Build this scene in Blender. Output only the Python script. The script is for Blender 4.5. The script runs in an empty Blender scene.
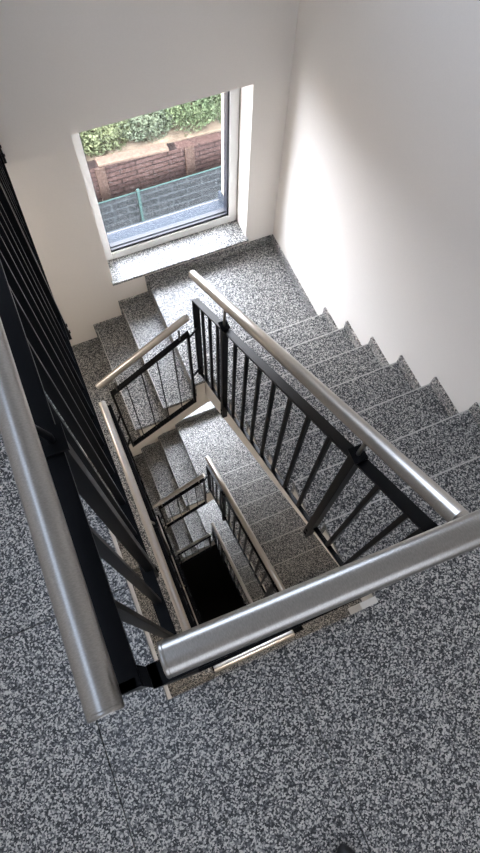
import bpy, bmesh, math, random
from mathutils import Vector, Matrix
random.seed(7)
SC = bpy.context.scene
COL = SC.collection

# ------------------------------------------------------------------ camera
PITCH, ROLL, YAW = map(math.radians, (22.326, 3.967, -26.907))
CAM = Vector((0.201, 0.028, 2.001))
cam_data = bpy.data.cameras.new('camera')
cam = bpy.data.objects.new('camera', cam_data)
COL.objects.link(cam)
cam.matrix_world = Matrix.Translation(CAM) @ (Matrix.Rotation(YAW, 4, 'Z') @ Matrix.Rotation(PITCH, 4, 'X') @ Matrix.Rotation(ROLL, 4, 'Z'))
cam_data.sensor_fit = 'VERTICAL'
cam_data.sensor_height = 24.0
cam_data.lens = 24.0 * 579.4 / 853.0
cam_data.clip_start = 0.02
cam_data.clip_end = 400
SC.camera = cam

# ------------------------------------------------------------------ world, sun, exposure
world = bpy.data.worlds.new('sky')
SC.world = world
world.use_nodes = True
wn = world.node_tree
wn.nodes.clear()
wo = wn.nodes.new('ShaderNodeOutputWorld')
wb = wn.nodes.new('ShaderNodeBackground')
wb.inputs['Color'].default_value = (0.82, 0.89, 1.0, 1)
wb.inputs['Strength'].default_value = 13.0
wn.links.new(wb.outputs[0], wo.inputs[0])

sun_data = bpy.data.lights.new('sun', 'SUN')
sun_data.energy = 6.0
sun_data.angle = math.radians(1.0)
sun_data.color = (1.0, 0.86, 0.68)
sun = bpy.data.objects.new('sun', sun_data)
COL.objects.link(sun)
sun.rotation_euler = Vector((0.80, 0.02, -0.60)).to_track_quat('-Z', 'Y').to_euler()


def portal(name, loc, size_x, size_y, direction):
    d = bpy.data.lights.new(name, 'AREA')
    d.shape = 'RECTANGLE'
    d.size = size_x
    d.size_y = size_y
    d.cycles.is_portal = True
    o = bpy.data.objects.new(name, d)
    COL.objects.link(o)
    o.location = loc
    o.rotation_euler = Vector(direction).to_track_quat('-Z', 'Y').to_euler()
    return o


SC.view_settings.view_transform = 'Standard'
SC.view_settings.look = 'None'
SC.view_settings.gamma = 1.0
SC.view_settings.use_curve_mapping = False
SC.view_settings.exposure = 1.65

# ------------------------------------------------------------------ dimensions (metres, floor of the top storey is z = 0)
H = 2.625          # storey height
R = 0.175          # riser
XE = 1.629         # east wall
YN = 2.534         # north wall
XW = -1.10         # west wall
YS = -1.70         # south wall
YR = 1.738         # first riser of the right flight, seen from its landing
T = 0.2335         # tread of the right flight
XA = 0.666         # first riser of the short flight
TS = 0.224
WELL_E = 0.750
WELL_N = 1.660
WELL_W = 0.115
Z1 = -8 * R        # half landing
SK = 0.070         # skirting height
WX0, WX1, WZ0, WZ1 = 0.436, 1.414, -1.286, -0.104   # window opening
CEIL = 2.75
UX0 = -0.80        # west edge of the added, unseen top storey window


# ------------------------------------------------------------------ materials
def new_mat(name):
    m = bpy.data.materials.new(name)
    m.use_nodes = True
    nt = m.node_tree
    b = nt.nodes['Principled BSDF']
    return m, nt, b


def ramp(nt, stops, interp='LINEAR'):
    r = nt.nodes.new('ShaderNodeValToRGB')
    r.color_ramp.interpolation = interp
    e = r.color_ramp.elements
    e[0].position, e[0].color = stops[0][0], (*stops[0][1], 1)
    e[1].position, e[1].color = stops[-1][0], (*stops[-1][1], 1)
    for p, c in stops[1:-1]:
        x = e.new(p)
        x.color = (*c, 1)
    return r


def coords(nt, scale=(1, 1, 1)):
    tc = nt.nodes.new('ShaderNodeTexCoord')
    mp = nt.nodes.new('ShaderNodeMapping')
    mp.inputs['Scale'].default_value = scale
    nt.links.new(tc.outputs['Object'], mp.inputs['Vector'])
    return mp.outputs['Vector']


def granite(name, tint=(1, 1, 1), grain=225.0, rough=0.32):
    m, nt, b = new_mat(name)
    L = nt.links
    v = coords(nt)
    # warp the lookup so that the crystals get ragged outlines
    nz = nt.nodes.new('ShaderNodeTexNoise')
    nz.inputs['Scale'].default_value = grain * 0.9
    nz.inputs['Detail'].default_value = 1
    L.new(v, nz.inputs['Vector'])
    ma = nt.nodes.new('ShaderNodeVectorMath')
    ma.operation = 'MULTIPLY_ADD'
    ma.inputs[1].default_value = (0.005, 0.005, 0.005)
    L.new(nz.outputs['Color'], ma.inputs[0])
    L.new(v, ma.inputs[2])
    vo = nt.nodes.new('ShaderNodeTexVoronoi')
    vo.inputs['Scale'].default_value = grain
    L.new(ma.outputs[0], vo.inputs['Vector'])
    sep = nt.nodes.new('ShaderNodeSeparateColor')
    L.new(vo.outputs['Color'], sep.inputs[0])
    # clumping of the dark crystals
    n2 = nt.nodes.new('ShaderNodeTexNoise')
    n2.inputs['Scale'].default_value = grain * 0.42
    n2.inputs['Detail'].default_value = 2
    L.new(v, n2.inputs['Vector'])
    mx = nt.nodes.new('ShaderNodeMix')
    mx.inputs['Factor'].default_value = 0.34
    L.new(sep.outputs[0], mx.inputs[2])
    L.new(n2.outputs['Fac'], mx.inputs[3])
    t = tint
    r = ramp(nt, [(0.0, (0.012 * t[0], 0.013 * t[1], 0.016 * t[2])),
                  (0.34, (0.020 * t[0], 0.022 * t[1], 0.026 * t[2])),
                  (0.43, (0.070 * t[0], 0.075 * t[1], 0.083 * t[2])),
                  (0.52, (0.17 * t[0], 0.175 * t[1], 0.185 * t[2])),
                  (0.61, (0.24 * t[0], 0.245 * t[1], 0.25 * t[2])),
                  (0.67, (0.50 * t[0], 0.50 * t[1], 0.49 * t[2])),
                  (1.0, (0.68 * t[0], 0.68 * t[1], 0.66 * t[2]))])
    L.new(mx.outputs[0], r.inputs[0])
    L.new(r.outputs[0], b.inputs['Base Color'])
    b.inputs['Roughness'].default_value = rough
    bp = nt.nodes.new('ShaderNodeBump')
    bp.inputs['Strength'].default_value = 0.05
    bp.inputs['Distance'].default_value = 0.001
    L.new(sep.outputs[1], bp.inputs['Height'])
    L.new(bp.outputs[0], b.inputs['Normal'])
    return m


def paint(name, col, rough=0.75, bump=0.06, scale=220):
    m, nt, b = new_mat(name)
    L = nt.links
    v = coords(nt)
    n = nt.nodes.new('ShaderNodeTexNoise')
    n.inputs['Scale'].default_value = scale
    n.inputs['Detail'].default_value = 3
    L.new(v, n.inputs['Vector'])
    r = ramp(nt, [(0.3, tuple(c * 0.97 for c in col)), (0.7, col)])
    L.new(n.outputs['Fac'], r.inputs[0])
    L.new(r.outputs[0], b.inputs['Base Color'])
    b.inputs['Roughness'].default_value = rough
    bp = nt.nodes.new('ShaderNodeBump')
    bp.inputs['Strength'].default_value = bump
    bp.inputs['Distance'].default_value = 0.002
    L.new(n.outputs['Fac'], bp.inputs['Height'])
    L.new(bp.outputs[0], b.inputs['Normal'])
    return m


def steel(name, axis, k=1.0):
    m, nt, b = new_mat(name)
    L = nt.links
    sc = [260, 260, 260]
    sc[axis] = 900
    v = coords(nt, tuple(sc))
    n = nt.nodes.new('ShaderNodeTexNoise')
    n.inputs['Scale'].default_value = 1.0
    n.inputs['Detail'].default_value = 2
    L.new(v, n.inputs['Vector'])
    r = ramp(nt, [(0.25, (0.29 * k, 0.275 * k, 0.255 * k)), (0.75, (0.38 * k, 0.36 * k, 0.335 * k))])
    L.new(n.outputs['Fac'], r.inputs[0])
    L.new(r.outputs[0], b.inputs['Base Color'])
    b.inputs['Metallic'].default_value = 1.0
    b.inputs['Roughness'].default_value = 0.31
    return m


def black_metal(name):
    m, nt, b = new_mat(name)
    L = nt.links
    v = coords(nt)
    n = nt.nodes.new('ShaderNodeTexNoise')
    n.inputs['Scale'].default_value = 600
    L.new(v, n.inputs['Vector'])
    r = ramp(nt, [(0.3, (0.0020, 0.0022, 0.003)), (0.7, (0.004, 0.0043, 0.0055))])
    L.new(n.outputs['Fac'], r.inputs[0])
    L.new(r.outputs[0], b.inputs['Base Color'])
    b.inputs['Roughness'].default_value = 0.38
    b.inputs['Specular IOR Level'].default_value = 0.10
    bp = nt.nodes.new('ShaderNodeBump')
    bp.inputs['Strength'].default_value = 0.04
    bp.inputs['Distance'].default_value = 0.0005
    L.new(n.outputs['Fac'], bp.inputs['Height'])
    L.new(bp.outputs[0], b.inputs['Normal'])
    return m


def plain(name, col, rough=0.5, metallic=0.0, var=0.06, scale=60, spec=0.5):
    m, nt, b = new_mat(name)
    L = nt.links
    v = coords(nt)
    n = nt.nodes.new('ShaderNodeTexNoise')
    n.inputs['Scale'].default_value = scale
    n.inputs['Detail'].default_value = 3
    L.new(v, n.inputs['Vector'])
    r = ramp(nt, [(0.3, tuple(c * (1 - var) for c in col)), (0.7, tuple(min(1, c * (1 + var)) for c in col))])
    L.new(n.outputs['Fac'], r.inputs[0])
    L.new(r.outputs[0], b.inputs['Base Color'])
    b.inputs['Roughness'].default_value = rough
    b.inputs['Specular IOR Level'].default_value = spec
    b.inputs['Metallic'].default_value = metallic
    return m


def bricks(name, c1, c2, mortar, bw, bh, gap, rough=0.9, alpha=1.0, noise=0.5):
    m, nt, b = new_mat(name)
    L = nt.links
    tc = nt.nodes.new('ShaderNodeTexCoord')
    sp = nt.nodes.new('ShaderNodeSeparateXYZ')
    cb = nt.nodes.new('ShaderNodeCombineXYZ')
    L.new(tc.outputs['Object'], sp.inputs[0])
    ad = nt.nodes.new('ShaderNodeMath')
    ad.operation = 'ADD'
    L.new(sp.outputs[0], ad.inputs[0])
    L.new(sp.outputs[1], ad.inputs[1])
    L.new(ad.outputs[0], cb.inputs[0])
    L.new(sp.outputs[2], cb.inputs[1])
    br = nt.nodes.new('ShaderNodeTexBrick')
    br.inputs['Scale'].default_value = 1.0
    br.inputs['Brick Width'].default_value = bw
    br.inputs['Row Height'].default_value = bh
    br.inputs['Mortar Size'].default_value = gap
    br.inputs['Color1'].default_value = (*c1, 1)
    br.inputs['Color2'].default_value = (*c2, 1)
    br.inputs['Mortar'].default_value = (*mortar, 1)
    L.new(cb.outputs[0], br.inputs['Vector'])
    n = nt.nodes.new('ShaderNodeTexNoise')
    n.inputs['Scale'].default_value = 18
    n.inputs['Detail'].default_value = 5
    L.new(tc.outputs['Object'], n.inputs['Vector'])
    mx = nt.nodes.new('ShaderNodeMix')
    mx.data_type = 'RGBA'
    mx.blend_type = 'MULTIPLY'
    mx.inputs[0].default_value = noise
    r = ramp(nt, [(0.3, (0.45, 0.42, 0.4)), (0.7, (1.2, 1.2, 1.2))])
    L.new(n.outputs['Fac'], r.inputs[0])
    L.new(br.outputs['Color'], mx.inputs[6])
    L.new(r.outputs[0], mx.inputs[7])
    L.new(mx.outputs[2], b.inputs['Base Color'])
    b.inputs['Roughness'].default_value = rough
    b.inputs['Alpha'].default_value = alpha
    b.inputs['Specular IOR Level'].default_value = 0.08
    return m


def leaf_mat(name, a, c):
    m, nt, b = new_mat(name)
    L = nt.links
    v = coords(nt)
    n = nt.nodes.new('ShaderNodeTexNoise')
    n.inputs['Scale'].default_value = 3.5
    n.inputs['Detail'].default_value = 6
    n.inputs['Roughness'].default_value = 0.75
    L.new(v, n.inputs['Vector'])
    r = ramp(nt, [(0.32, a), (0.68, c)])
    L.new(n.outputs['Fac'], r.inputs[0])
    L.new(r.outputs[0], b.inputs['Base Color'])
    b.inputs['Roughness'].default_value = 0.7
    b.inputs['Specular IOR Level'].default_value = 0.12
    return m


def glass_mat(name, tint=(0.76, 0.755, 0.76)):
    m = bpy.data.materials.new(name)
    m.use_nodes = True
    nt = m.node_tree
    nt.nodes.clear()
    o = nt.nodes.new('ShaderNodeOutputMaterial')
    tr = nt.nodes.new('ShaderNodeBsdfTransparent')
    tr.inputs[0].default_value = (*tint, 1)
    gl = nt.nodes.new('ShaderNodeBsdfGlossy')
    gl.inputs['Roughness'].default_value = 0.02
    mx = nt.nodes.new('ShaderNodeMixShader')
    lw = nt.nodes.new('ShaderNodeLayerWeight')
    lw.inputs['Blend'].default_value = 0.5
    pw = nt.nodes.new('ShaderNodeMath')
    pw.operation = 'POWER'
    pw.inputs[1].default_value = 4.0
    nt.links.new(lw.outputs['Facing'], pw.inputs[0])
    fr = nt.nodes.new('ShaderNodeMath')
    fr.operation = 'MULTIPLY_ADD'
    fr.inputs[1].default_value = 0.7
    fr.inputs[2].default_value = 0.03
    nt.links.new(pw.outputs[0], fr.inputs[0])
    nt.links.new(fr.outputs[0], mx.inputs[0])
    nt.links.new(tr.outputs[0], mx.inputs[1])
    nt.links.new(gl.outputs[0], mx.inputs[2])
    nt.links.new(mx.outputs[0], o.inputs[0])
    return m


M_GRAN = granite('granite', (1.03, 1.0, 0.955))
M_SKIRT_LIT = granite('granite_skirting_lit', (1.35, 1.25, 1.14))  # same granite, lightened to stand in for light on the east skirting
M_NOSING_HIGHLIGHT = plain('painted_nosing_highlight', (0.56, 0.54, 0.51), 0.45, 0, 0.25, 300)  # pale colour paints the light caught by the tread nosings
M_WALL = paint('wall_paint', (0.87, 0.81, 0.74))
M_PLAS = paint('stair_plaster', (0.84, 0.79, 0.72))
M_CEIL = paint('ceiling_paint', (0.82, 0.80, 0.77))
M_BLACK = black_metal('black_powder_coat')
M_STEEL_LIT = {'x': steel('brushed_steel_lit', 0, 1.75), 'y': steel('brushed_steel_lit_lengthwise', 1, 1.75)}  # stair rails: same steel, base raised to imitate brighter reflections
M_STEEL_SHADED = {'x': steel('brushed_steel_shaded', 0), 'y': steel('brushed_steel_shaded_lengthwise', 1)}  # guard rails: same steel, base darkened to imitate the dark room reflected
M_UPVC = plain('white_window_plastic', (0.80, 0.79, 0.76), 0.35, 0, 0.01)
M_SEAL = plain('black_window_seal', (0.012, 0.013, 0.02), 0.4)
M_GLASS = glass_mat('window_glass')
M_DIM_ROOF = glass_mat('dimming_pane_roof', (0.22, 0.232, 0.25))  # dark pane only throttles daylight from the added roof light
M_DIM_REAR = glass_mat('dimming_pane_rear', (0.25, 0.25, 0.255))  # dims the added window behind the viewer
M_DIM_TOP = glass_mat('dimming_pane_top', (0.39, 0.405, 0.43))  # dims the added top storey window
M_ALU = plain('coated_aluminium_sill', (0.032, 0.038, 0.047), 0.8, 0.0, 0.02, 60, 0.08)
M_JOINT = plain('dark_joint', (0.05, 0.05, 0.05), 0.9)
M_RENDER = paint('outside_render', (0.36, 0.29, 0.20))
M_BRICK = bricks('red_block_wall', (0.050, 0.031, 0.026), (0.040, 0.025, 0.022), (0.014, 0.010, 0.009), 0.62, 0.105, 0.013, noise=0.7)
M_PIER = plain('brown_pier_block', (0.040, 0.026, 0.020), 0.9, 0, 0.3, 25, 0.1)
M_COPE = plain('tan_coping', (0.070, 0.050, 0.037), 0.9, 0, 0.25, 20, 0.1)
M_MESH = bricks('grey_privacy_strip', (0.0140, 0.0158, 0.0166), (0.0185, 0.0203, 0.0212), (0.036, 0.041, 0.043), 0.60, 0.165, 0.014, 0.7, 0.95, 0.35)
M_GREEN = plain('green_fence_coat', (0.022, 0.042, 0.038), 0.8, 0, 0.06, 60, 0.1)
M_SOIL = plain('soil', (0.10, 0.075, 0.05), 1.0, 0, 0.4, 4)
M_PAVE = plain('outside_paving', (0.30, 0.30, 0.29), 0.9, 0, 0.2, 5)
M_LEAF = [leaf_mat('leaves_yellow_green', (0.038, 0.047, 0.024), (0.110, 0.122, 0.062)),
          leaf_mat('leaves_green', (0.026, 0.040, 0.020), (0.082, 0.102, 0.050)),
          leaf_mat('leaves_grey_green', (0.036, 0.046, 0.030), (0.100, 0.116, 0.074))]
M_FILL_LAMP = bpy.data.materials.new('fill_lamp_glow')  # glow of the added fill lamps
M_FILL_LAMP.use_nodes = True
_b = M_FILL_LAMP.node_tree.nodes['Principled BSDF']
_b.inputs['Emission Color'].default_value = (1.0, 0.91, 0.80, 1)
_b.inputs['Emission Strength'].default_value = 13.0
M_TWIG = plain('twig_bark', (0.14, 0.10, 0.07), 0.9)
M_SHOE = plain('black_shoe_leather', (0.012, 0.012, 0.013), 0.45)
M_SOLE = plain('black_rubber', (0.02, 0.02, 0.02), 0.8)


# ------------------------------------------------------------------ mesh helpers
class MB:
    def __init__(self):
        self.bm = bmesh.new()

    def box(self, x0, x1, y0, y1, z0, z1):
        c = [(x0, y0), (x1, y0), (x1, y1), (x0, y1)]
        lo = [self.bm.verts.new((x, y, z0)) for x, y in c]
        hi = [self.bm.verts.new((x, y, z1)) for x, y in c]
        self.bm.faces.new(lo[::-1])
        self.bm.faces.new(hi)
        for i in range(4):
            j = (i + 1) % 4
            self.bm.faces.new((lo[i], lo[j], hi[j], hi[i]))
        return self

    def prism(self, poly, axis, a, b):
        """poly in the plane across `axis`: axis x -> (y, z), axis y -> (x, z), axis z -> (x, y)"""
        def pt(p, q):
            if axis == 'x':
                return (q, p[0], p[1])
            if axis == 'y':
                return (p[0], q, p[1])
            return (p[0], p[1], q)
        A = [self.bm.verts.new(pt(p, a)) for p in poly]
        B = [self.bm.verts.new(pt(p, b)) for p in poly]
        self.bm.faces.new(A)
        self.bm.faces.new(B[::-1])
        n = len(poly)
        for i in range(n):
            j = (i + 1) % n
            self.bm.faces.new((A[j], A[i], B[i], B[j]))
        return self

    def tube(self, pts, r, seg=28, cap=True, smooth=True):
        pts = [Vector(p) for p in pts]
        rings = []
        ref = Vector((0, 0, 1))
        for i, p in enumerate(pts):
            d = (pts[min(i + 1, len(pts) - 1)] - pts[max(i - 1, 0)]).normalized()
            if abs(d.dot(ref)) > 0.95:
                ref = Vector((1, 0, 0))
            u = d.cross(ref).normalized()
            w = u.cross(d).normalized()
            rr = r[i] if isinstance(r, (list, tuple)) else r
            rings.append([self.bm.verts.new(p + (u * math.cos(2 * math.pi * k / seg) + w * math.sin(2 * math.pi * k / seg)) * rr) for k in range(seg)])
        for a, b in zip(rings, rings[1:]):
            for k in range(seg):
                f = self.bm.faces.new((a[k], a[(k + 1) % seg], b[(k + 1) % seg], b[k]))
                f.smooth = smooth
        if cap:
            for f in (self.bm.faces.new(rings[0][::-1]), self.bm.faces.new(rings[-1])):
                for e in f.edges:
                    e.smooth = False
        return self

    def ball(self, c, rx, ry, rz, u=14, v=9):
        m = Matrix.Translation(c) @ Matrix.Diagonal((rx, ry, rz, 1))
        r = bmesh.ops.create_uvsphere(self.bm, u_segments=u, v_segments=v, radius=1, matrix=m)
        for q in r['verts']:
            for f in q.link_faces:
                f.smooth = True
        return self

    def build(self, name, mat, parent=None, bevel=0.0, label=None, origin=None):
        bmesh.ops.recalc_face_normals(self.bm, faces=self.bm.faces[:])
        o_ = origin
        if parent is not None:
            o_ = parent['_org']
        if o_ is not None:
            bmesh.ops.translate(self.bm, verts=self.bm.verts[:], vec=-Vector(o_))
        me = bpy.data.meshes.new(name)
        self.bm.to_mesh(me)
        self.bm.free()
        me.materials.append(mat)
        o = bpy.data.objects.new(name, me)
        COL.objects.link(o)
        if parent is not None:
            o.parent = parent
            o['_org'] = parent['_org']
        elif o_ is not None:
            o.location = o_
            o['_org'] = tuple(o_)
        if bevel > 0:
            b = o.modifiers.new('edge', 'BEVEL')
            b.width = bevel
            b.segments = 2
            b.limit_method = 'ANGLE'
            b.angle_limit = math.radians(40)
        if label:
            o['label'] = label
        return o


def thing(name, label, cat, org, group=None, kind=None):
    o = bpy.data.objects.new(name, None)
    o.empty_display_size = 0.05
    COL.objects.link(o)
    o.location = org
    o['_org'] = tuple(org)
    if kind:
        o['kind'] = kind
    o['label'] = label
    o['category'] = cat
    if group:
        o['group'] = group
    return o


def tag(o, label, cat, group=None):
    o['label'] = label
    o['category'] = cat
    if group:
        o['group'] = group
    return o


def structure(o):
    o['kind'] = 'structure'
    return o


def copy_tree(o, dz, label=None, parent=None):
    c = o.copy()
    COL.objects.link(c)
    if parent is not None:
        c.parent = parent
    else:
        c.location.z += dz
        if label:
            c['label'] = label
    for ch in list(o.children):
        copy_tree(ch, 0, None, c)
    return c


# ------------------------------------------------------------------ building shell
ZB = -10.5
# north wall with its window openings, one above the other
OX0, OX1, OZ0, OZ1 = WX0 + 0.02, WX1 - 0.034, WZ0 + 0.05, WZ1 - 0.03


def holed(m, x_lo, x_hi, z_lo, z_hi, y0, y1, holes):
    top = z_hi
    for (a, b, c, d) in holes:                # from the top down
        m.box(x_lo, x_hi, y0, y1, d, top)
        m.box(x_lo, a, y0, y1, c, d)
        m.box(b, x_hi, y0, y1, c, d)
        top = c
    m.box(x_lo, x_hi, y0, y1, z_lo, top)


inner = [(UX0 if k < 0 else WX0, WX1, WZ0 - H * k, WZ1 - H * k) for k in (-1, 0, 1, 2)]
outer = [((UX0 if k < 0 else WX0) + 0.02, OX1, OZ0 - H * k, OZ1 - H * k) for k in (-1, 0, 1, 2)]
m = MB()
holed(m, XW - 0.3, XE + 0.3, ZB, CEIL, YN, YN + 0.16, inner)
structure(m.build('wall_north', M_WALL))
m = MB()
holed(m, XW - 0.3, XE + 0.3, ZB, CEIL, YN + 0.16, YN + 0.24, inner)
holed(m, XW - 0.3, XE + 0.3, ZB, CEIL, YN + 0.24, YN + 0.36, outer)
structure(m.build('wall_north_outer', M_RENDER))
structure(MB().box(XE, XE + 0.3, YS - 0.3, YN, ZB, CEIL).build('wall_east', M_WALL))
structure(MB().box(XW - 0.3, XW, YS - 0.3, YN, ZB, CEIL).build('wall_west', M_WALL))
VX0, VX1, VZ0, VZ1 = -0.80, 1.35, 0.95, 2.25
m = MB()
m.box(XW, XE, YS - 0.3, YS, ZB, VZ0)
m.box(XW, XE, YS - 0.3, YS, VZ1, CEIL)
m.box(XW, VX0, YS - 0.3, YS, VZ0, VZ1)
m.box(VX1, XE, YS - 0.3, YS, VZ0, VZ1)
structure(m.build('wall_south', M_WALL))
# ceiling with an unseen roof light added to brighten the top storey
SX0, SX1, SY0, SY1 = -0.95, -0.10, -0.60, 1.60
m = MB()
m.box(XW, SX0, YS, YN, CEIL, CEIL + 0.3)
m.box(SX1, XE, YS, YN, CEIL, CEIL + 0.3)
m.box(SX0, SX1, YS, SY0, CEIL, CEIL + 0.3)
m.box(SX0, SX1, SY1, YN, CEIL, CEIL + 0.3)
structure(m.build('ceiling', M_CEIL))
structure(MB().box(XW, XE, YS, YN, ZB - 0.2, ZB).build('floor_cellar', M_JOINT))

w4 = thing('window_4', 'unseen roof light added in the ceiling to brighten the top storey', 'window', ((SX0 + SX1) / 2, (SY0 + SY1) / 2, CEIL + 0.22), kind='structure')
m = MB()
m.box(SX0, SX0 + 0.05, SY0, SY1, CEIL + 0.22, CEIL + 0.3)
m.box(SX1 - 0.05, SX1, SY0, SY1, CEIL + 0.22, CEIL + 0.3)
m.box(SX0 + 0.05, SX1 - 0.05, SY0, SY0 + 0.05, CEIL + 0.22, CEIL + 0.3)
m.box(SX0 + 0.05, SX1 - 0.05, SY1 - 0.05, SY1, CEIL + 0.22, CEIL + 0.3)
m.build('window_frame', M_UPVC, w4)  # frame of the added, unseen roof light
MB().box(SX0 + 0.05, SX1 - 0.05, SY0 + 0.05, SY1 - 0.05, CEIL + 0.25, CEIL + 0.26).build('pane', M_DIM_ROOF, w4)
portal('portal_added_roof_window', ((SX0 + SX1) / 2, (SY0 + SY1) / 2, CEIL + 0.21), SX1 - SX0 - 0.1, SY1 - SY0 - 0.1, (0, 0, -1))

# ------------------------------------------------------------------ windows
def make_window(k, WX0=WX0, dz=0.0, name=None, lab=None):
    WZ0, WZ1 = -1.286 + dz, -0.104 + dz
    OX0 = WX0 + 0.02
    w = thing(name or 'window_%d' % (k + 1), '', 'window', ((WX0 + WX1) / 2, YN + 0.17, WZ0), kind='structure')
    w['label'] = ['white framed square window above the upper half landing with view of garden wall and hedge',
                  'white framed window one storey below the big visible window',
                  'white framed window two storeys below the big visible window'][k]
    if lab:
        w['label'] = lab
    y0, y1 = YN + 0.166, YN + 0.236
    fw = 0.058
    fb = 0.077
    m = MB()
    m.box(WX0, WX0 + fw, y0, y1, WZ0, WZ1)
    m.box(WX1 - fw, WX1, y0, y1, WZ0, WZ1)
    m.box(WX0 + fw, WX1 - fw, y0, y1, WZ0, WZ0 + fb)
    m.box(WX0 + fw, WX1 - fw, y0, y1, WZ1 - fw, WZ1)
    m.build('window_frame', M_UPVC, w, 0.004)
    gx0, gx1, gz0, gz1 = WX0 + fw, WX1 - fw, WZ0 + fb, WZ1 - fw
    m = MB()
    g = 0.012
    ya, yb = y0 + 0.012, y1 - 0.004
    m.box(gx0, gx0 + 0.004, ya, yb, gz0, gz1)
    m.box(gx1 - g, gx1, ya, yb, gz0, gz1)
    m.box(gx0, gx1, ya, yb, gz0 - 0.0, gz0 + 0.020)
    m.box(gx0, gx1, ya + 0.02, yb - 0.002, gz0 + 0.020, gz0 + 0.026)
    m.box(gx0, gx1, ya, yb, gz1 - g, gz1)
    m.build('window_seal', M_SEAL, w, label='black rubber glazing seal')
    MB().box(gx0 + 0.003, gx1 - 0.003, y0 + 0.044, y0 + 0.050, gz0 + 0.003, gz1 - 0.003).build('pane', M_DIM_TOP if dz > 0 else M_GLASS, w)
    # inner granite sill
    MB().box(WX0 - 0.012, WX1 + 0.010, YN - 0.030, y0, WZ0 - 0.0, WZ0 + 0.020).build('window_sill', M_GRAN, w, 0.002, label='speckled granite inner window sill')
    # outer metal sill, slightly sloped with a turned-up lip at the wall
    ys, ye = y1 + 0.002, YN + 0.375
    m = MB().prism([(ys, WZ0 + 0.085), (ye, WZ0 + 0.045), (ye, WZ0 + 0.015), (ye - 0.004, WZ0 + 0.015), (ye - 0.004, WZ0 + 0.041), (ys, WZ0 + 0.081)], 'x', OX0 + 0.002, OX1 - 0.002)
    m.box(OX1 - 0.022, OX1 - 0.002, ys, ye, WZ0 + 0.05, WZ0 + 0.115)
    m.build('outer_sill', M_ALU, w, label='pale blue metal outer sill')
    portal('portal_window', ((gx0 + gx1) / 2, y0 - 0.02, (gz0 + gz1) / 2), gx1 - gx0, gz1 - gz0, (0, -1, 0))
    return w


w1 = make_window(0)
for k, lab, nm in ((1, 'white framed stair window one storey below the visible one', 'window_2'), (2, 'white framed stair window two storeys below the visible one', 'window_3')):
    c = copy_tree(w1, -H * k, lab)
    c.name = nm
    portal('portal_window', ((WX0 + WX1) / 2, YN + 0.146, (WZ0 + WZ1) / 2 - H * k), 0.86, 1.04, (0, -1, 0))

make_window(0, UX0, H, 'window_5', 'unseen wide window added to light the top storey')  # added out of view for daylight and the stripe on the front handrail

w6 = thing('window_6', 'unseen wide window added behind the viewer for light', 'window', ((VX0 + VX1) / 2, YS - 0.2, VZ0), kind='structure')  # added out of view to brighten the walls
m = MB()
m.box(VX0, VX0 + 0.06, YS - 0.22, YS - 0.15, VZ0, VZ1)
m.box(VX1 - 0.06, VX1, YS - 0.22, YS - 0.15, VZ0, VZ1)
m.box(VX0 + 0.06, VX1 - 0.06, YS - 0.22, YS - 0.15, VZ0, VZ0 + 0.06)
m.box(VX0 + 0.06, VX1 - 0.06, YS - 0.22, YS - 0.15, VZ1 - 0.06, VZ1)
m.build('window_frame', M_UPVC, w6, 0.004)  # frame of the added, unseen window behind the viewer
MB().box(VX0 + 0.06, VX1 - 0.06, YS - 0.19, YS - 0.18, VZ0 + 0.06, VZ1 - 0.06).build('pane', M_DIM_REAR, w6)
portal('portal_window', ((VX0 + VX1) / 2, YS - 0.14, (VZ0 + VZ1) / 2), VX1 - VX0 - 0.12, VZ1 - VZ0 - 0.12, (0, 1, 0))

# ------------------------------------------------------------------ floors and landings
GT = 0.03   # granite thickness


def tiles(m, x0, x1, y0, y1, z, xs=(), ys=(), g=0.0011):
    X = [x0] + [v for v in sorted(xs) if x0 < v < x1] + [x1]
    Y = [y0] + [v for v in sorted(ys) if y0 < v < y1] + [y1]
    for i in range(len(X) - 1):
        for j in range(len(Y) - 1):
            a = X[i] + (g if i else 0)
            b = X[i + 1] - (g if i < len(X) - 2 else 0)
            c = Y[j] + (g if j else 0)
            d = Y[j + 1] - (g if j < len(Y) - 2 else 0)
            m.box(a, b, c, d, z - GT, z)


JX = (-0.82, -0.22, 0.398)
# top storey
NOSE = YR - 7 * T
m = MB()
tiles(m, XW, 0.0, 0.0, YN, 0, (-0.82, -0.22), (0.375, 0.98, 1.58, 2.18))
tiles(m, XW, WELL_E, YS, 0.0, 0, JX, (-1.3,))
tiles(m, WELL_E, XE, YS, NOSE, 0, (), (-1.3,))
structure(m.build('floor_top', M_GRAN, bevel=0.0015))
m = MB()
m.box(XW, -0.004, YS, YN, -0.20, -GT - 0.001)
m.box(-0.004, WELL_E, YS, -0.004, -0.20, -GT - 0.001)
m.box(WELL_E, XE, YS, NOSE - 0.03, -0.20, -GT - 0.001)
m.box(0.690, WELL_E, -0.004, 0.022, -0.20, -0.002)
structure(m.build('floor_top_slab', M_PLAS))
# lower storeys
xs3 = XA - 3 * TS
for k in (1, 2, 3):
    z = -H * k
    m = MB()
    tiles(m, XW, xs3, YS, 0.90, z, (-0.6,), (-0.6, 0.0))
    tiles(m, xs3, WELL_E, YS, 0.010, z, (0.43,), (-0.6,))
    tiles(m, WELL_E, XE, YS, NOSE, z, (1.2,), (-0.6,))
    structure(m.build('floor_storey', M_GRAN, bevel=0.0015))
    m = MB()
    m.box(XW, xs3, YS, 0.88, z - 0.2, z - GT - 0.001)
    m.box(xs3, WELL_E, YS, 0.007, z - 0.2, z - GT - 0.001)
    m.box(WELL_E, XE, YS, NOSE - 0.03, z - 0.2, z - GT - 0.001)
    structure(m.build('floor_storey_slab', M_PLAS))

# half landings, flights
STOREY = ['upper', 'middle', 'lowest']


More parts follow.
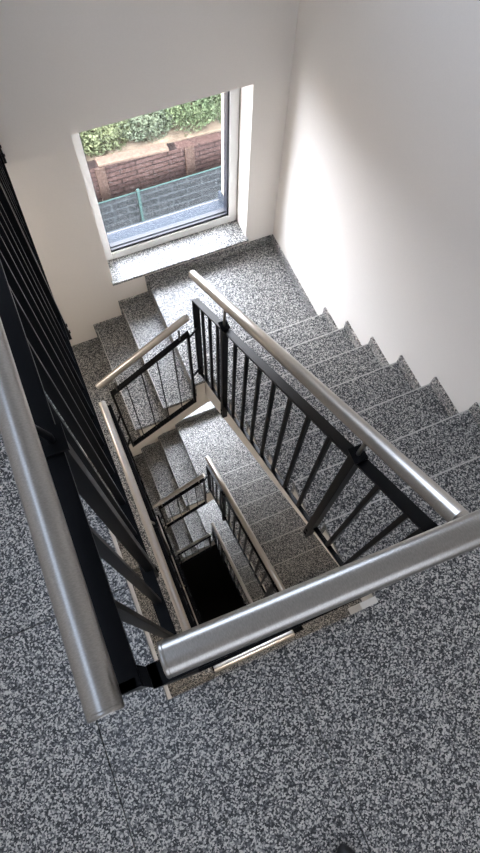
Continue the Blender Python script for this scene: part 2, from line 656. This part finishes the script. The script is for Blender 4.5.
def build_storey():
    out = []
    # ---- north east half landing
    ld = thing('stair_landing', '', 'landing', (XA, WELL_N, Z1))
    m = MB()
    tiles(m, WELL_E, XE, YR, YN, Z1, (), ())
    tiles(m, XA, WELL_E, WELL_N, YN, Z1)
    m.build('landing_slab', M_GRAN, ld, 0.0015, label='speckled granite slab')
    m = MB()
    m.box(WELL_E, XE, YR - 0.10, YN, Z1 - 0.20, Z1 - GT - 0.001)
    m.box(XA + 0.084, WELL_E, WELL_N, YN, Z1 - 0.35, Z1 - GT - 0.001)
    m.box(WELL_E - 0.001, XE, WELL_N, YN, Z1 - 0.35, Z1 - 0.2)
    m.build('landing_body', M_PLAS, ld, label='white plastered concrete underside')
    m = MB()
    m.box(XE - 0.012, XE, YR, YN, Z1, Z1 + SK)
    m.box(XA, XE - 0.012, YN - 0.012, YN, Z1, Z1 + SK)
    m.build('skirting', M_GRAN, ld, label='granite skirting')
    out.append(ld)
    # ---- right flight, eight risers (the eighth tread is the storey floor)
    fl = thing('stair_flight', '', 'stairs', (WELL_E, YR, Z1))
    body = [(YR, Z1 - 0.16)]
    for k in range(1, 9):
        yk = YR - (k - 1) * T
        body.append((yk - 0.02, Z1 + (k - 1) * R - GT - 0.001))
        body.append((yk - 0.02, Z1 + k * R - GT - 0.001))
    body.append((NOSE - 0.03, Z1 + 8 * R - GT - 0.001))
    body.append((NOSE - 0.03, Z1 + 8 * R - 0.20))
    body.append((YR, Z1 - 0.30))
    MB().prism(body, 'x', WELL_E + 0.001, XE).build('flight_body', M_PLAS, fl, label='white plastered stair underside and cheek')
    for k in range(1, 8):
        yk = YR - (k - 1) * T
        zk = Z1 + k * R
        tr = MB().box(WELL_E - 0.004, XE, yk - T - 0.012, yk, zk - GT, zk).build('tread', M_GRAN, fl, 0.0015)
        MB().box(WELL_E - 0.003, XE - 0.013, yk - 0.0060, yk + 0.0004, zk - 0.004, zk + 0.0004).build('nosing_highlight', M_NOSING_HIGHLIGHT, tr, label='painted highlight along the front edge')
    for k in range(1, 9):
        yk = YR - (k - 1) * T
        zk = Z1 + k * R
        MB().box(WELL_E, XE, yk - 0.019, yk - 0.004, zk - R + (0.0 if k > 1 else 0.0), zk - GT).build('riser', M_GRAN, fl)
    m = MB()
    for k in range(1, 9):
        yk = YR - (k - 1) * T
        zk = Z1 + k * R
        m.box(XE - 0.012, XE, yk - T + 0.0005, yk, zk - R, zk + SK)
    m.build('skirting', M_SKIRT_LIT, fl, label='stepped granite skirting climbing the white wall')
    out.append(fl)
    # ---- short flight, going down to the west
    sf = thing('stair_flight', '', 'stairs', (WELL_W, WELL_N, Z1 - 3 * R))
    xs = [XA - j * TS for j in range(4)]       # nosings; riser j faces west at xs[j]
    body = [(XA + 0.02, Z1 - GT - 0.001)]
    for j in range(0, 3):
        body.append((xs[j] + 0.02, Z1 - (j + 1) * R - GT - 0.001))
        body.append((xs[j + 1] + 0.02, Z1 - (j + 1) * R - GT - 0.001))
    body += [(xs[3] + 0.02, Z1 - 0.75), (WELL_W, Z1 - 0.72), (WELL_E, Z1 - 0.215), (XA + 0.02, Z1 - 0.2)]
    # build the cheek polygon without self crossing
    body = [(XA + 0.02, Z1 - GT - 0.001)]
    for j in range(0, 3):
        body.append((xs[j] + 0.02, Z1 - (j + 1) * R - GT - 0.001))
        if j < 2:
            body.append((xs[j + 1] + 0.02, Z1 - (j + 1) * R - GT - 0.001))
    body += [(WELL_W, Z1 - 3 * R - GT - 0.001), (WELL_W, Z1 - 0.79), (XA + 0.083, Z1 - 0.35), (XA + 0.08, Z1 - GT - 0.001)]
    MB().prism(body, 'y', WELL_N + 0.001, YN).build('flight_body', M_PLAS, sf, label='white plastered stair underside and cheek')
    MB().box(xs[3] + 0.02, WELL_W, WELL_N + 0.001, YN, Z1 - 0.90, Z1 - 3 * R - GT - 0.001).build('flight_body', M_PLAS, sf)
    for j in range(0, 3):
        z = Z1 - (j + 1) * R
        tr = MB().box(xs[j + 1], xs[j] + 0.010, WELL_N - 0.004, YN, z - GT, z).build('tread', M_GRAN, sf, 0.0015)
        MB().box(xs[j + 1] - 0.0004, xs[j + 1] + 0.0045, WELL_N - 0.003, YN - 0.013, z - 0.004, z + 0.0004).build('nosing_highlight', M_NOSING_HIGHLIGHT, tr, label='painted highlight along the front edge')
        MB().box(xs[j] + 0.004, xs[j] + 0.019, WELL_N, YN, z, z + R - GT).build('riser', M_GRAN, sf)
    m = MB()
    for j in range(0, 4):
        z = Z1 - (j + 1) * R
        xe = xs[j]
        xw = xs[j + 1] if j < 3 else XW
        m.box(xw, xe - 0.0005, YN - 0.012, YN, z, z + SK + 0.0)
        m.box(xe - 0.012, xe - 0.0005, YN - 0.012, YN, z + SK, z + R + SK)
    m.build('skirting', M_GRAN, sf, label='stepped granite skirting below the window')
    out.append(sf)
    # ---- left flight with its corner landing, going down to the south
    lf = thing('stair_flight', '', 'stairs', (WELL_W, 0.9, Z1 - 7 * R))
    zc = Z1 - 4 * R
    m = MB()
    tiles(m, XW, xs[3], 1.596, YN, zc)
    m.box(XW, xs[3], 1.36, 1.593, zc - GT, zc)
    m.build('tread', M_GRAN, lf, 0.002)
    MB().box(xs[3] + 0.004, xs[3] + 0.019, WELL_N, YN, zc, zc + R - GT).build('riser', M_GRAN, lf)
    edges = [1.36, 1.13, 0.90]
    for i in range(2):
        z = zc - (i + 1) * R
        MB().box(XW, xs[3], edges[i + 1], edges[i] + 0.01, z - GT, z).build('tread', M_GRAN, lf, 0.003)
    for i in range(3):
        z = zc - (i + 1) * R
        MB().box(XW, xs[3], edges[i] + 0.004, edges[i] + 0.019, z, z + R - GT).build('riser', M_GRAN, lf)
    body = [(YN, zc - GT - 0.001), (1.38, zc - GT - 0.001), (1.38, zc - R - GT - 0.001), (1.15, zc - R - GT - 0.001), (1.15, zc - 2 * R - GT - 0.001),
            (0.92, zc - 2 * R - GT - 0.001), (0.92, zc - 3 * R - 0.2), (0.98, zc - 3 * R - 0.2), (1.60, zc - 0.24), (YN, zc - 0.24)]
    MB().prism(body, 'x', XW, xs[3] + 0.019).build('flight_body', M_PLAS, lf, label='white plastered stair underside and cheek')
    out.append(lf)
    # ---- granite capped parapet between the left flight and the stairwell
    pp = thing('stair_parapet', '', 'parapet', (0.055, 0.8, Z1 - 7 * R))
    zt = Z1 - 3 * R
    MB().box(xs[3] + 0.003, WELL_W - 0.003, 0.012, WELL_N, Z1 - 7 * R - 0.2, zt - GT - 0.001).build('parapet_body', M_PLAS, pp, label='white plastered parapet wall')
    m = MB()
    tiles(m, xs[3] + 0.001, WELL_W + 0.003, 0.010, WELL_N - 0.005, zt, (), (0.62, 1.593))
    m.build('parapet_cap', M_GRAN, pp, 0.0015, label='speckled granite cap slabs')
    out.append(pp)
    return out


LAB = [
    ['granite half landing directly under the big window', 'granite half landing one storey down, seen through the stairwell', 'granite half landing two storeys down, deep in the stairwell'],
    ['granite flight of steps down the bright right wall from the top floor', 'granite right flight one storey down, below the cream stair edge', 'granite right flight two storeys down beside the dark pit'],
    ['short granite flight of steps just left of the big window', 'short granite flight one storey down, under the cream cheek', 'short granite flight two storeys down, above the dark pit'],
    ['granite flight half hidden under the top floor left guard railing', 'hidden left granite flight one storey down', 'hidden left granite flight two storeys down'],
    ['narrow granite capped parapet left of the stairwell, highest one', 'narrow granite capped parapet one storey down left of the stairwell', 'narrow granite capped parapet deepest in the stairwell'],
]
st = build_storey()
for i, root in enumerate(st):
    root['label'] = LAB[i][0]
    root['group'] = ['granite half landings', 'granite stair flights', 'granite stair flights', 'granite stair flights', 'granite capped parapets'][i]
    for k in (1, 2):
        copy_tree(root, -H * k, LAB[i][k])

# ------------------------------------------------------------------ railings
TR = 0.0212


def railing(name, label, axis, plane, s0, z0, s1, z1, drop_top, drop_bot, rail, rail_plane, bals, posts, ends=(True, True), rail_ext=(0, 0),
            bal=(0.014, 0.014), fw=0.030, ft=0.010, post_extra=0.0, post_off=0.0, post_drop=0.12, tube_r=TR, group=None, stile=0.03, cap=(True, True), kb=0.0, post_up=0.028, pin_mat=None, skew=0.0, fwb=None):
    """vertical panel in the plane axis=plane; the nosing-parallel reference runs (s0,z0)->(s1,z1).
    top bar centre = reference + drop_top, bottom bar centre = reference + drop_bot"""
    sl = (z1 - z0) / (s1 - s0)
    zr = lambda s: z0 + (s - s0) * sl
    zb_ = lambda s: zr(s) + drop_bot + (s - s0) * kb

    def P(s, z, o=0.0):
        return (plane + o, s, z) if axis == 'x' else (s, plane + o, z)
    root = thing(name, label, 'railing', P((s0 + s1) / 2, zr((s0 + s1) / 2) + drop_bot), group)
    sa, sb = min(s0, s1), max(s0, s1)
    hz = ft / 2 / math.cos(math.atan(sl))
    for nm, fz in (('top_rail', lambda s: zr(s) + drop_top), ('bottom_rail', zb_)):
        MB().prism([(sa, fz(sa) - hz), (sb, fz(sb) - hz), (sb, fz(sb) + hz), (sa, fz(sa) + hz)], axis, plane - (fw if nm == 'top_rail' or not fwb else fwb) / 2, plane + (fw if nm == 'top_rail' or not fwb else fwb) / 2).build(nm, M_BLACK, root, 0.0012)
    for s, on in ((s0, ends[0]), (s1, ends[1])):
        if on:
            d = 0.014 if s == sa else -0.014
            MB().prism([(s, zb_(s) - hz), (s + d, zb_(s + d) - hz), (s + d, zr(s + d) + drop_top + hz), (s, zr(s) + drop_top + hz)], axis, plane - stile / 2, plane + stile / 2).build('end_bar', M_BLACK, root, 0.0012)
    for s in bals:
        a, b = bal
        wa, wb = (a / 2, b / 2)      # a across the plane, b along it
        MB().prism([(s - wb, zb_(s - wb) + hz), (s + wb, zb_(s + wb) + hz), (s + wb, zr(s + wb) + drop_top - hz), (s - wb, zr(s - wb) + drop_top - hz)],
                   axis, plane - wa, plane + wa).build('baluster', M_BLACK, root, 0.0008)
    for s in posts:
        w = 0.015
        zt = zr(s) + drop_top + post_up
        zb = zb_(s) - post_drop
        p = MB().prism([(s - w, zb), (s + w, zb), (s + w, zt), (s - w, zt)], axis, plane + post_off - w, plane + post_off + w).build('post', M_BLACK, root, 0.0015)
        m = MB().prism([(s - 0.022, zt), (s + 0.022, zt), (s + 0.022, zt + 0.005), (s - 0.022, zt + 0.005)], axis, plane + post_off - 0.02, plane + post_off + 0.02)
        m.build('bracket_plate', M_BLACK, p)
        # pin up to the handrail
        if rail:
            (ra, rza), (rb, rzb) = rail
            zrail = rza + (s - ra) * (rzb - rza) / (rb - ra) - tube_r * 0.9
            q = (rail_plane, s, zrail) if axis == 'x' else (s, rail_plane, zrail)
            MB().tube([P(s, zt + 0.004, post_off), P(s, zt + 0.02, post_off), q], 0.006, 10).build('bracket_pin', pin_mat or M_STEEL_SHADED['x'], p)
        for zz in (zb + 0.035, zb + 0.085):
            c = P(s, zz, post_off)
            d = Vector((0.5, 0, 0)) if axis == 'x' else Vector((0, 0.5, 0))
            d = d * (0.034 if plane < 0.4 or axis == 'y' else -0.034)
            MB().tube([Vector(c), Vector(c) + d * 1.15], 0.007, 8).build('bolt', M_BLACK, p)
    if rail:
        (ra, rza), (rb, rzb) = rail
        Q = lambda s, z: Vector((rail_plane, s, z)) if axis == 'x' else Vector((s, rail_plane, z))
        A, B = Q(ra, rza), Q(rb, rzb)
        if axis == 'y':
            B.y += skew
        d = (B - A).normalized()
        mat = (M_STEEL_SHADED if name == 'guard_railing' else M_STEEL_LIT)['y' if axis == 'x' else 'x']
        e0 = 0.006 if cap[0] else 0.0
        e1 = 0.006 if cap[1] else 0.0
        h = MB().tube([A + d * e0, B - d * e1], tube_r, 40).build('handrail', mat, root, label='round brushed steel handrail')
        if cap[0]:
            MB().tube([A, A + d * 0.0012, A + d * (e0 - 0.0012), A + d * e0], [tube_r - 0.0015, tube_r, tube_r, tube_r - 0.0008], 40).build('end_cap', mat, h)
        if cap[1]:
            MB().tube([B, B - d * 0.0012, B - d * (e1 - 0.0012), B - d * e1], [tube_r - 0.0015, tube_r, tube_r, tube_r - 0.0008], 40).build('end_cap', mat, h)
    return root


def stub(root, a, b, size=0.010):
    a, b = Vector(a), Vector(b)
    MB().tube([a, b], size * 0.7, 4, smooth=False).build('connector', M_BLACK, root)


# right flight railing (plane x = 0.72)
SL = R / T
yA, zA = 1.655, -0.262
yB = 0.085
zr_ = lambda y: zA + (yA - y) * 0.745
right = railing('stair_railing', '', 'x', 0.722, 1.655, -0.466, 0.10, -0.466 + 1.555 * 0.785, 0.0, -0.788,
                ((yA, zA), (yB, zr_(yB))), 0.722, [1.65 - 0.1 * i for i in (1, 2, 3)] + [1.262 - 0.1132 * i for i in range(1, 8)] + [0.357 - 0.1 * i for i in (1, 2)],
                [1.262, 0.357], bal=(0.0145, 0.0145), fw=0.034, stile=0.036, post_off=-0.004, post_drop=0.14, kb=0.022, fwb=0.018, cap=(True, False))
# short flight railing (plane y = 1.595)
short = railing('stair_railing', '', 'y', 1.595, 0.158, -1.010, 0.655, -0.655, 0.0, -0.83,
                ((0.109, -0.851), (0.655, -0.483)), 1.585, [0.158 + 0.0994 * i for i in (1, 2, 3, 4)], [], bal=(0.007, 0.007), fw=0.030, ft=0.014, stile=0.030, tube_r=0.019)
for s in (0.20, 0.60):
    zt = -1.010 + (s - 0.158) * 0.714
    MB().tube([(s, 1.595, zt + 0.004), (s, 1.590, zt + 0.06), (s, 1.586, zt + 0.115)], 0.005, 8).build('bracket_pin', M_STEEL_SHADED['x'], short, label='small steel pin')
for zz in (-0.05, -0.50):
    stub(short, (0.650, 1.597, -0.658 + zz), (0.724, 1.640, -0.655 + zz))
# left flight railing
left = railing('stair_railing', '', 'x', 0.124, 0.05, -1.03, 1.545, -1.03, 0.0, -0.79,
               ((0.04, -0.872), (1.495, -0.872)), 0.100, [1.545 - 0.11 * i for i in range(1, 13)], [0.8], bal=(0.010, 0.010), fw=0.026, stile=0.024, post_off=0.004, post_drop=0.10, post_up=0.006, tube_r=0.0205)
for zz in (-0.30, -0.70):
    stub(left, (0.124, 1.542, -1.02 + zz), (0.160, 1.594, -1.01 + zz))
# lower front guards
front_low = railing('landing_railing', '', 'y', 0.030, 0.13, -1.70, 0.72, -1.70, 0.0, -0.85,
                    ((0.14, -1.605), (0.645, -1.605)), 0.022, [0.13 + 0.098 * i for i in range(1, 6)], [], bal=(0.012, 0.012))
front_low.location.z += 0
for nm, root, labs, grp in (
    ('right', right, ['black railing with steel handrail down the right flight from the top floor', 'black railing of the right flight one storey down', 'black railing of the right flight two storeys down, beside the dark pit'], 'railings of the right flights'),
    ('short', short, ['short sloping black railing panel left of the right flight railing, topmost', 'short sloping black railing panel one storey down, middle of three', 'short sloping black railing panel two storeys down, edging the dark pit'], 'railings of the short flights'),
    ('left', left, ['narrow railing with twin-lit steel handrail of the left flight, first below top floor', 'railing of the left flight one storey further down, inside the first', 'railing of the left flight deepest in the stairwell'], 'railings of the left flights'),
    ('front', front_low, ['low steel handrail of the landing below, just under the front handrail', 'landing guard railing two storeys down, hidden under the front handrail', 'landing guard railing three storeys down at the dark bottom'], 'landing guard railings below')):
    root['label'] = labs[0]
    root['group'] = grp
    for k in (1, 2):
        copy_tree(root, -H * k, labs[k])

# unseen fill lamps added under the storey slabs to brighten the stairs
def fill_lamp(x, y, z, r, label):
    t = thing('fill_lamp', label, 'lamp', (x, y, z), 'added fill lamps of the lower storeys')
    MB().tube([(x, y, z), (x, y, z - 0.025)], r, 32).build('fill_lamp_base', M_UPVC, t)
    MB().tube([(x, y, z - 0.025), (x, y, z - 0.05), (x, y, z - 0.062)], [r * 0.96, r * 0.9, r * 0.6], 32).build('fill_lamp_diffuser', M_FILL_LAMP, t)


fill_lamp(0.45, -0.75, -0.20, 0.15, 'added fill lamp hidden under the top floor slab, lighting the flight one storey down')
fill_lamp(0.45, -0.75, -0.20 - H, 0.15, 'added fill lamp hidden under the slab of the storey below the top one')
fill_lamp(-0.65, 1.75, -0.20, 0.10, 'added fill lamp hidden under the top floor slab beside the north wall')

# top storey guards, nearest to the camera
gl = railing('guard_railing', 'big black guard railing with thick steel handrail along the left floor edge', 'x', 0.079, 0.045, 0.0, YN - 0.02, 0.0, 1.205, 0.045,
             ((0.030, 1.325), (YN - 0.01, 1.325)), 0.070, [0.40 - 0.118 * i for i in (1, 2)] + [0.40 + 0.1175 * i for i in range(1, 9)] + [1.455 + 0.1175 * i for i in range(1, 9)], [0.40, 1.455, 2.508],
             bal=(0.022, 0.012), fw=0.040, post_off=0.009, post_drop=0.17, post_up=0.006, pin_mat=M_BLACK, tube_r=0.0204)
gf = railing('guard_railing', 'front guard railing with thick steel handrail crossing the picture, nearest the viewer', 'y', 0.050, 0.110, 0.0, 0.73, 0.0, 1.205, 0.045,
             ((0.141, 1.325), (0.80, 1.325)), 0.057, [0.11 + 0.105 * i for i in range(1, 6)], [], bal=(0.012, 0.012), fw=0.030, cap=(True, False), skew=-0.018, tube_r=0.0198)
MB().prism([(0.061, 0.066), (0.112, 0.036), (0.112, 0.062), (0.08, 0.084)], 'z', 1.196, 1.206).build('connector', M_BLACK, gl)

for px in (0.27, 0.62):
    MB().tube([(px, 0.050, 1.208), (px, 0.050, 1.24), (px, 0.051, 1.308)], 0.006, 10).build('bracket_pin', M_BLACK, gf)

# ------------------------------------------------------------------ garden outside
GZ = -7.9
structure(MB().box(-14, 18, YN + 0.37, 8.3, GZ - 0.3, GZ).build('ground_paving', M_PAVE))
structure(MB().box(-14, 18, 8.63, 24, GZ - 0.3, -5.95).build('ground_bank', M_SOIL))
FY, FT_ = 8.11, -6.30
fence = thing('garden_fence', 'green metal fence with grey privacy strips before the red garden wall', 'fence', (2.2, FY, GZ))
posts_x = [1.85 - 2.5, 1.85, 1.85 + 2.5, 1.85 + 5.0]
xs = [-2.8] + posts_x + [9.7]
for a, b in zip(xs, xs[1:]):
    MB().box(a + 0.03, b - 0.03, FY - 0.01, FY + 0.01, GZ + 0.05, FT_ - 0.02).build('privacy_panel', M_MESH, fence)
    MB().tube([(a + 0.03, FY, FT_ - 0.01), (b - 0.03, FY, FT_ - 0.01)], 0.012, 8).build('top_wire', M_GREEN, fence)
for x in posts_x:
    m = MB().box(x - 0.025, x + 0.025, FY - 0.055, FY - 0.015, GZ, FT_ + 0.08)
    m.build('fence_post', M_GREEN, fence, 0.004)
gw = thing('garden_wall', 'red block garden wall with piers and tan coping behind the green fence', 'wall', (2.2, 8.5, GZ))
tz = lambda x: -5.80 - 0.070 * (x - 1.1)
MB().prism([(-6, GZ), (12, GZ), (12, tz(12)), (-6, tz(-6))], 'y', 8.42, 8.60).build('wall_body', M_BRICK, gw)
for x in (1.31, 3.01, 4.7, -0.4):
    MB().box(x - 0.09, x + 0.09, 8.385, 8.43, GZ, tz(x) - 0.01).build('pier', M_PIER, gw, 0.01)
m = MB().prism([(1.30, tz(1.30)), (2.62, tz(2.62)), (2.62, tz(2.62) + 0.05), (1.30, tz(1.30) + 0.05)], 'y', 8.40, 8.60)
m.build('coping', M_COPE, gw, 0.01)


def bush(name, label, c, rad, mat, n, leaf, seed, group='garden shrubs'):
    rnd = random.Random(seed)
    root = thing(name, label, 'shrub', (c[0], c[1], -5.95), group)
    m = MB()
    bm = m.bm
    for i in range(n):
        th, ph = rnd.uniform(0, 2 * math.pi), math.acos(rnd.uniform(-0.5, 1))
        rr = rnd.uniform(0.55, 1.0) * (1 + 0.18 * math.sin(3 * th + seed) * math.cos(4 * ph))
        p = Vector((c[0] + rad[0] * rr * math.sin(ph) * math.cos(th), c[1] + rad[1] * rr * math.sin(ph) * math.sin(th), c[2] + rad[2] * rr * math.cos(ph)))
        a = Vector((rnd.gauss(0, 1), rnd.gauss(0, 1), rnd.gauss(0, 0.6))).normalized()
        b = a.cross(Vector((rnd.gauss(0, 1), rnd.gauss(0, 1), rnd.gauss(0, 1)))).normalized()
        s = leaf * rnd.uniform(0.6, 1.3)
        v = [bm.verts.new(p - a * s), bm.verts.new(p + b * s * 0.42 + a * 0.1 * s), bm.verts.new(p + a * s), bm.verts.new(p - b * s * 0.42 + a * 0.1 * s)]
        bm.faces.new(v)
    me = bpy.data.meshes.new('foliage')
    bmesh.ops.translate(bm, verts=bm.verts[:], vec=-Vector(root['_org']))
    bm.to_mesh(me)
    bm.free()
    me.materials.append(mat)
    o = bpy.data.objects.new('foliage', me)
    COL.objects.link(o)
    o.parent = root
    m = MB()
    for i in range(7):
        th = i * 0.9 + seed
        e = Vector((c[0] + rad[0] * 0.6 * math.cos(th), c[1] + rad[1] * 0.6 * math.sin(th), c[2] + rad[2] * 0.5))
        b0 = Vector((c[0], c[1], -5.97))
        m.tube([b0, b0.lerp(e, 0.5) + Vector((0, 0, 0.15)), e], [0.03, 0.018, 0.006], 6)
    m.build('stem', M_TWIG, root)
    return root


bush('garden_shrub', 'yellow green shrub furthest left behind the red garden wall', (0.75, 9.22, -5.75), (0.62, 0.55, 0.62), M_LEAF[0], 7220, 0.0341, 1)
bush('garden_shrub', 'bright yellow green shrub second from the left behind the garden wall', (1.62, 9.25, -5.72), (0.58, 0.55, 0.60), M_LEAF[0], 7220, 0.0341, 2)
bush('garden_shrub', 'grey green shrub in the middle behind the garden wall', (2.45, 9.25, -5.70), (0.55, 0.55, 0.58), M_LEAF[2], 7220, 0.031, 3)
bush('garden_shrub', 'dense green shrub overhanging the garden wall right of the middle', (3.25, 9.20, -5.62), (0.60, 0.60, 0.62), M_LEAF[1], 9880, 0.031, 4)
bush('garden_shrub', 'dark green shrub at the right edge of the window view', (4.15, 9.10, -5.65), (0.60, 0.58, 0.62), M_LEAF[1], 8360, 0.031, 5)
bush('garden_shrub', 'tall shrub in the second row behind the bright yellow green one', (1.3, 10.35, -5.45), (0.85, 0.6, 0.9), M_LEAF[0], 7980, 0.0434, 6)
bush('garden_shrub', 'tall shrub in the second row behind the dense green one', (3.1, 10.35, -5.45), (0.95, 0.6, 0.9), M_LEAF[1], 7980, 0.0434, 7)

# ------------------------------------------------------------------ shoe tip at the lower edge
sh = thing('shoe', 'rounded tip of a black shoe on the granite floor at the lower edge', 'shoe', (0.322, -0.712, 0.0))
MB().ball((0.322, -0.662, 0.050), 0.046, 0.125, 0.045, 24, 14).ball((0.322, -0.772, 0.075), 0.040, 0.09, 0.07, 24, 14).build('upper', M_SHOE, sh)
MB().prism([(0.322 + 0.047 * math.cos(a) * (1 if math.sin(a) > 0 else 0.85), -0.712 + 0.155 * math.sin(a)) for a in [i * math.pi / 16 for i in range(32)]], 'z', 0.0, 0.022).build('sole', M_SOLE, sh, 0.004)

for o in list(bpy.data.objects):
    if '_org' in o.keys():
        del o['_org']
